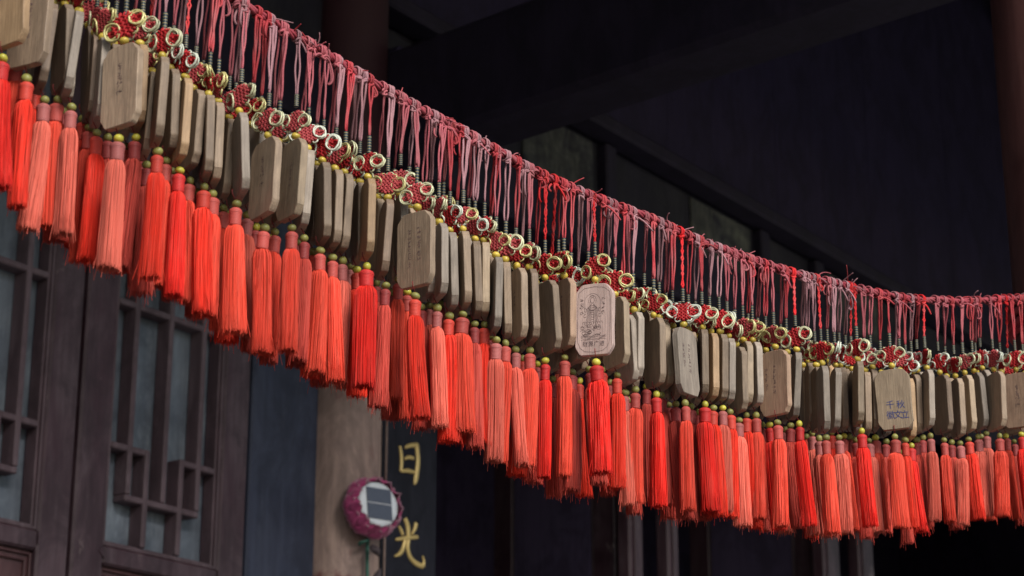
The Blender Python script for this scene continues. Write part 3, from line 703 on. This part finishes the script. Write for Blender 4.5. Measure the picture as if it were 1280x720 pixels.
# ------------------------------------------------------------------ the pendants, one by one along the rope
# (x, y of the tassel bead in the photograph, tassel tone, turn of the plaque in degrees to the left of the viewer, row: f front, m middle, b back, wood)
B,O,C_,P_,D_='bright red','orange-red','coral','faded pink','dull red'
g0,db,hy,tn,ob,pk,gr='brown','dark','honey','tan','orange','pink','grey'
T=[(-22,52,C_,40,'m',g0),(-12,60,O,40,'m',g0),(3,73,B,28,'f',hy),(20,75,C_,38,'m',gr),(34,98,O,40,'f',g0),(55,125,P_,60,'m',db),(71,125,C_,64,'m',g0),(89,134,P_,66,'m',gr),(104,149,O,66,'b',g0),(121,166,O,58,'m',gr),
(147.5,173,P_,42,'f',g0),(169,172,D_,66,'b',hy),(184,206,D_,74,'b',g0),(197,189.5,O,80,'m',g0),(208,201,C_,66,'m',g0),(224,213,B,62,'m',hy),(237,226,C_,60,'m',g0),(255,234,O,58,'m',g0),(266,242.5,C_,62,'m',g0),(280,260.5,C_,58,'m',g0),
(295,255,C_,50,'m',gr),(310,269,P_,58,'m',gr),(330,285,C_,42,'f',g0),(344,290,C_,46,'m',g0),(365,285,C_,38,'f',tn),(381,298,D_,62,'m',gr),(400,313,C_,64,'m',g0),(416,322,C_,56,'m',g0),(428,326,P_,58,'m',g0),(437,333,P_,62,'b',gr),
(446,337,O,60,'b',g0),(458,333,B,60,'m',hy),(482,357,D_,76,'m',db),(498,350,C_,72,'m',gr),(509,365,C_,54,'b',g0),(519,370,O,40,'f',g0),(536,382,P_,48,'b',g0),(547,385,P_,66,'m',gr),(553,380,D_,78,'b',g0),(561,395,O,74,'b',gr),
(578,393,C_,82,'m',g0),(585,399,O,80,'b',gr),(593,405,D_,82,'b',g0),(605,406,O,80,'m',tn),(620,425,P_,84,'m',gr),(632,429,C_,84,'m',g0),(645,437,P_,60,'m',g0),(662,438,C_,50,'m',db),(682,451,B,46,'m',g0),(690,474,D_,60,'b',g0),(724,476,O,62,'b',g0),(699,445,P_,36,'b',ob),
(706,447,C_,34,'b',ob),(715,465,D_,42,'b',g0),(737,462,D_,44,'b',g0),(745.5,453,B,20,'ff',pk),(753,462,O,40,'b',tn),(771,469,O,40,'m',tn),(781,491,P_,52,'m',gr),(794,487,C_,48,'m',gr),(808,483,D_,48,'b',g0),(820,493,B,58,'m',g0),
(827,494,D_,60,'b',tn),(844,505,D_,66,'b',g0),(857,504,C_,-60,'f',gr),(864,508,D_,66,'b',g0),(881,505.5,B,70,'m',g0),(891,510,O,66,'m',hy),(903,510,P_,66,'m',g0),(913,515,O,66,'m',gr),(923,525,P_,56,'m',g0),(933,519,O,64,'m',tn),
(945,519,C_,62,'m',gr),(962,531,B,60,'m',db),(972,528,C_,40,'f',ob),(981,537,P_,58,'b',g0),(988,532,D_,62,'b',g0),(999.5,530,B,60,'m',gr),(1008,546,O,50,'b',tn),(1015,542,P_,60,'b',g0),(1024,548,P_,68,'m',g0),(1032,547,C_,70,'m',gr),
(1040,541,O,64,'b',hy),(1049,547,P_,70,'m',gr),(1055,545,C_,72,'b',g0),(1063,546,D_,72,'b',g0),(1070,550,D_,74,'b',gr),(1077,539,B,78,'f',tn),(1087,551,P_,76,'m',g0),(1094.5,547,C_,72,'m',g0),(1107,552,D_,66,'b',gr),(1119,546,C_,10,'ff',tn),
(1127,566,D_,64,'b',gr),(1131,550,O,62,'m',g0),(1139,557,B,62,'m',hy),(1146,550,D_,64,'b',g0),(1153,547,D_,62,'b',gr),(1163,545,P_,60,'m',gr),(1180,550,C_,52,'m',db),(1189,553,D_,58,'b',g0),(1200,554,P_,60,'m',g0),(1211,549,O,60,'m',tn),(1223,546,P_,58,'m',gr),
(1227,546,C_,60,'b',g0),(1233,542,P_,56,'m',gr),(1249,545,C_,36,'f',g0),(1258,545,C_,46,'b',g0),(1268,552,D_,40,'b',ob),(1277,543,B,24,'f',ob),(1287,546,C_,40,'m',g0),(1297,547,O,50,'m',g0)]
EXTRA=[(44,110,O),(80,139,D_),(111,160,C_),(135,172,D_),(158,183,O),(177,198,D_),(216,214,D_),(246,240,D_),(288,268,O),(320,284,D_),(337,297,D_),(373,303,D_),(391,315,O),(408,328,D_),(470,354,D_),(490,366,D_),(528,384,D_),(570,404,O),(613,421,D_),(653,448,O),(671,455,D_),(762,478,D_),(787,500,D_),(836,506,D_),(873,515,D_),(952,531,D_),(940,527,O)]
for i,(x,y,t_) in enumerate(EXTRA): T.append((x,y,t_,[64,70,60,74][i%4],'b',[g0,gr,db,g0,tn][i%5]))
def solve(x,y,row,jit):
    q=DR+{'f':-.022,'m':0.0,'b':.014,'ff':-.034}[row]+jit
    a,z=on_plane(AZ_R,q,x,y); return q,a,z
items=[]
for i,(x,y,tone,psi,row,wood) in enumerate(T):
    q,a,z=solve(x,y,row,R.uniform(-.003,.003)); items.append((a,q,z,x,tone,psi,row,wood))
KEEP={34,147.5,745.5,857,1119,519,972,1277}
S_=[dict(x=x,y=y,tone=tone,psi=psi if (x in KEEP or psi<47) else min(84,psi+7),row=row,wood=wood,q=solve(x,y,row,R.uniform(-.003,.003))[0]) for x,y,tone,psi,row,wood in T]
def rect(d):
    a,z=on_plane(AZ_R,d['q'],d['x'],d['y']); p=world(AZ_R,a,d['q'],0); t=-(radians(d['psi'])+atan2(d['x']-640,2790))
    return Vector((p.x,p.y)),Vector((cos(t),sin(t))),Vector((-sin(t),cos(t)))
HW,HT=.0205,.0040
def overlap(A,B):
    d=B[0]-A[0]; best=9
    for ax_ in (A[1],A[2],B[1],B[2]):
        ra=HW*abs(A[1].dot(ax_))+HT*abs(A[2].dot(ax_)); rb=HW*abs(B[1].dot(ax_))+HT*abs(B[2].dot(ax_))
        best=min(best,ra+rb-abs(d.dot(ax_)))
    return best
for it in range(120):
    RC=[rect(d) for d in S_]; bad=0
    for i in range(len(S_)):
        for j in range(i+1,len(S_)):
            if (RC[i][0]-RC[j][0]).length<.06 and abs(S_[i]['y']-S_[j]['y'])<200 and overlap(RC[i],RC[j])>0:
                bad+=1; A_,B_=S_[i],S_[j]; dp=B_['psi']-A_['psi']
                for d,o_,sg in ((A_,B_,1),(B_,A_,-1)):
                    if d['x'] in KEEP: d['q']=max(DR-.05,d['q']-.0006); continue
                    if o_['x'] not in KEEP: d['psi']+=max(-1.0,min(1.0,sg*dp*.2))
                    d['q']+=(.0008 if (d['q']>o_['q']) else -.0008); d['q']=min(DR+.035,max(DR-.045,d['q']))
                    d['psi']+=.45 if d['psi']<80 else 0
    if not bad: break
items=[]
for d in S_:
    a,z=on_plane(AZ_R,d['q'],d['x'],d['y']); items.append((a,d['q'],z,d['x'],d['tone'],d['psi'],d['row'],d['wood'],d['y']))
items.sort(key=lambda t:t[0])
print('plaque overlaps left',bad)
# landmarks that name their neighbours
MARK={3:('the pendant at the top left corner',1)}
special={20:None}
def find(xv): return min(range(len(items)),key=lambda i:abs(items[i][3]-xv))
LM_=[(34,'broad brown plaque with faint lettering at the top left corner','the lettered plaque at top left'),
 (147.5,'broad brown plaque turned to the viewer, faded pink tassel, above the maroon doors','the broad brown plaque at left'),
 (224,'honey plaque angled away over a bright red tassel, above the maroon lattice door','the honey plaque above the door'),
 (365,'broad tan plaque half turned to the viewer above the blue plank','the tan plaque above blue plank'),
 (458,'honey angled plaque over the fullest bright red tassel, above the tan column','the honey plaque above the column'),
 (519,'brown plaque with two columns of faint writing above the black lettered board','the plaque written in two columns'),
 (605,'narrow tan edge-on plaque with orange-red tassel, above the dark doorway','the narrow plaque above the doorway'),
 (682,'brown plaque over a yellow-beaded bright red tassel, left of the pink printed plaque','the bright tassel left of centre'),
 (745.5,'pink plaque printed with a figure in a halo, over a wide bright red tassel','the pink printed plaque'),
 (857,'grey plaque turned the other way to the right, under a wide flat cream knot','the plaque turned the other way'),
 (972,'reddish orange plaque facing half left with coral tassel, right of centre','the reddish plaque right of centre'),
 (1077,'narrow tan plaque above the lone bright red tassel, left of the blue handwritten plaque','the lone bright red tassel'),
 (1119,'tan plaque facing the viewer with blue handwritten Chinese characters','the blue handwritten plaque'),
 (1211,'tan angled plaque with bright orange-red tassel among faded ones near the right end','the orange tassel near right end'),
 (1277,'orange plaque facing the viewer at the right edge beside the porch column','the plaque at right edge')]
marks={find(x):(l,s) for x,l,s in LM_}
ORD=['','next','second','third','fourth','fifth','sixth','seventh','eighth','ninth','tenth','eleventh']
def orient(p):
    if p<30: return 'frontal'
    if p<47: return 'half-turned'
    if p<68: return 'angled'
    return 'edge-on'
def label_for(i):
    if i in marks: return marks[i][0]
    k=min(marks,key=lambda m_:(abs(m_-i),m_)); d=i-k
    a,q,z,x,tone,psi,row,wood,_y=items[i]
    return f"{orient(psi)} {wood} plaque, {tone} tassel, {ORD[abs(d)]} {'right' if d>0 else 'left'} of {marks[k][1]}"
def cord_mesh(r,top,bot,style):
    """cord of one pendant in its own space: coils round the rope, then two strands down to the binding"""
    mb=MB(); cr=r.uniform(.0010,.0013)
    n=r.choice((2,2,3)); R0=.0058; pts=[]
    tot=int(22*n)
    for i in range(tot+1):
        t=i/tot; th=2*pi*n*t; u_=(t-.5)*n*.0026
        pts.append(top+ud*u_+qd*(R0+.0005*sin(i))*cos(th)+zd*((R0)*sin(th)))
    mb.tube(pts,cr,5)
    # knot lump where the loop is drawn tight
    base=top-zd*.0065-qd*.004
    for k in range(2):
        ph=r.uniform(0,6)
        mb.tube([base+ud*.0028*cos(t)+zd*(.002*sin(t+ph)-.002*k)-qd*.0022*sin(t) for t in [2*pi*i/10 for i in range(10)]],cr,5,True)
    tw=r.uniform(.0,.55) if style!='braid' else 5; gap=r.uniform(.0004,.0024); ph=r.uniform(0,6)
    end=bot
    for s in (0,pi):
        pts=[]
        for i in range(15):
            t=i/14; p=base.lerp(end,t); g_=(.0010 if style=='braid' else cr*1.0+gap*(1-t)**.6)
            th=ph+s+tw*t*2*pi*(.5 if style!='braid' else 1)
            pts.append(p+ud*g_*cos(th)+qd*g_*sin(th)+ud*.0008*sin(t*9+s))
        mb.tube(pts,cr,5)
    if r.random()<.25:                       # the loop left long and doubled back
        L=r.uniform(.008,.03); sx=r.choice((-1,1))
        pts=[base+ud*sx*(.002+.004*sin(pi*i/8))-zd*L*sin(pi*i/16)-qd*.003*sin(pi*i/8) for i in range(9)]
        mb.tube(pts,cr,5)
        pts=[base+ud*sx*(.0045+.004*sin(pi*i/8))-zd*(L*.9)*sin(pi*i/16)+qd*.003 for i in range(9)]
        mb.tube(pts,cr,5)
    if style!='braid' and r.random()<.55:     # a second pair of strands hung beside the first
        du=r.choice((-1,1))*r.uniform(.003,.006)
        for s in (0,pi):
            mb.tube([(base+ud*du).lerp(end+zd*.004,t)+ud*(cr*1.1*cos(s)*(1-.4*t)+.0006*sin(t*7+s))+qd*.001*sin(s+.4) for t in [i/9 for i in range(10)]],cr*.9,5)
    if r.random()<.4:
        d=(ud*r.uniform(-1,1)+zd*r.uniform(-.6,1)-qd*r.uniform(0,1)).normalized(); L=r.uniform(.008,.022)
        mb.tube([base+d*L*t+zd*(-.012*t*t) for t in (0,.25,.5,.75,1)],cr*.9,5)
    return mb.mesh('cord')
MP,MBL=pink_print(),blue_print()
for i,(a,q,z,x,tone,psi,row,wood,yb) in enumerate(items):
    r=random.Random(1000+i)
    lo_=items[max(0,i-4):i+5]; a0_=on_plane(AZ_R,DR,x,yb)[0]; at_=.9*a0_+.1*(sum(t[0] for t in lo_)/len(lo_)); zr=rope_zs(at_); P0=world(AZ_R,at_,DR,zr)
    axis=world(AZ_R,a,q,0)                                   # plumb line of the body
    zb=z                                                      # tassel bead centre
    e=empty('prayer_pendant',(axis.x,axis.y,zr))
    tag(e,label_for(i),'prayer pendant','wooden prayer plaques with red tassels hanging from the rope')
    rel=lambda zz:zz-zr
    zp=zb+.0095+PH                                            # plaque top
    zbead=zp+.0062; zk=zbead+.0150; zbind=zk+.0118+.0165
    tilt=(r.gauss(0,.03),r.gauss(0,.03))
    thv=atan2(x-640,2790)
    yaw=-(radians(psi)+thv)+r.gauss(0,.02)
    kp=radians(min(psi,58)*.85+r.uniform(-22,16)) if abs(psi)>20 else radians(psi)
    if x==857: kp=radians(3)
    kyaw=-(kp+thv)
    ck=r.choices(('red','rose','mauve','vivid'),(.22,.40,.33,.05))[0]
    if tone==B: ck='vivid' if r.random()<.45 else 'red'
    if zbind>zr-.012: zbind=zr-.012
    top=P0-Vector(e.location); bot=Vector((0,0,rel(zbind)))
    obj('cord',cord_mesh(r,top,bot,'braid' if ck=='vivid' else 'pair'),CORD[ck],e)
    obj('cord_binding',BINDM,M_BIND,e,(0,0,rel(zbind)),(0,0,r.uniform(0,6)),(r.uniform(.85,1.1),)*2+(r.uniform(.7,1.15),))
    ks=r.uniform(.74,.92)
    kn=obj('knot',KNOTM[r.randrange(4)],KNOT['red' if ck in('red','vivid') or r.random()<.4 else 'rose'],e,(0,0,rel(zk)),(tilt[0]+r.gauss(0,.12),r.gauss(0,.2),kyaw+r.gauss(0,.22)*(x!=857)),(ks,)*3)
    obj('trim_loops',TRIMM[r.randrange(8)],TRIM[r.choices(('gold','pale','cream'),(.5,.36,.14) if x<1000 else (.15,.4,.45))[0] if x!=857 else 'cream'],kn)
    obj('bead',BEADM,BEAD_Y,e,(r.uniform(-.001,.001),0,rel(zbead)),(r.uniform(-.3,.3),r.uniform(-.3,.3),0),(r.uniform(.86,1.1),r.uniform(.86,1.1),r.uniform(.85,1.05)))
    obj('hanging_thread',LINKM,KNOT['red'],e,(0,0,rel(zp))); obj('hanging_thread',LINKB,M_LINK,e,(0,0,rel(zp)),(0,0,yaw))
    pl=obj('plaque',PLAQ[r.randrange(5)],WOOD[wood],e,(0,0,rel(zp)),(tilt[0],tilt[1],yaw),(.872*r.uniform(.96,1.04),1,PS*r.uniform(.985,1.015)))
    if wood in (hy,pk,ob): pl['label']=wood+' wooden plaque'
    if x==745.5: obj('printed_picture',MP,M_INK,pl)
    elif x==1119: obj('handwriting',MBL,M_BLUE,pl)
    elif x==519: obj('inscription',INSC[3],M_INK,pl)
    elif x in(34,147.5,365,705,699,771,972,857,1277,645,794) or (psi<68 and r.random()<.5): obj('inscription',INSC[r.randrange(3)],M_INK,pl)
    obj('tassel_bead',TBEADM,BEAD_G['yellow' if tone==B or r.random()<.08 else 'olive'],e,(r.uniform(-.0008,.0008),0,rel(zb)),(r.uniform(-.3,.3),r.uniform(-.3,.3),0),(r.uniform(.86,1.12),r.uniform(.86,1.12),r.uniform(.85,1.1)))
    sw=(r.gauss(0,.03),r.gauss(0,.03))
    s_=r.uniform(.84,1.02)*(1.06 if x<330 else 1)*(1.32 if x in (458,578,745.5) else 1.15 if x in (881,147.5,1119) else 1); tot=(.120+.006*max(0,min(1,(x-200)/400)) if x<950 else .126-.015*min(1,(x-950)/250))*r.uniform(.98,1.02)+(.005 if row=='b' else 0)
    cp=obj('tassel_cap',CAPM,CAP[tone],e,(0,0,rel(zb)-.0042),(sw[0],sw[1],0),(s_*1.2,s_*1.2,1))
    obj('tassel_skirt',SKIRT[r.randrange(14)],TASSEL[tone],e,(sw[1]*-.017,sw[0]*.017,rel(zb)-.0042-.0168),(sw[0],sw[1],r.uniform(0,6.28)),(s_*r.uniform(.9,1.08),s_*r.uniform(.9,1.08),(tot-.021)/SK))
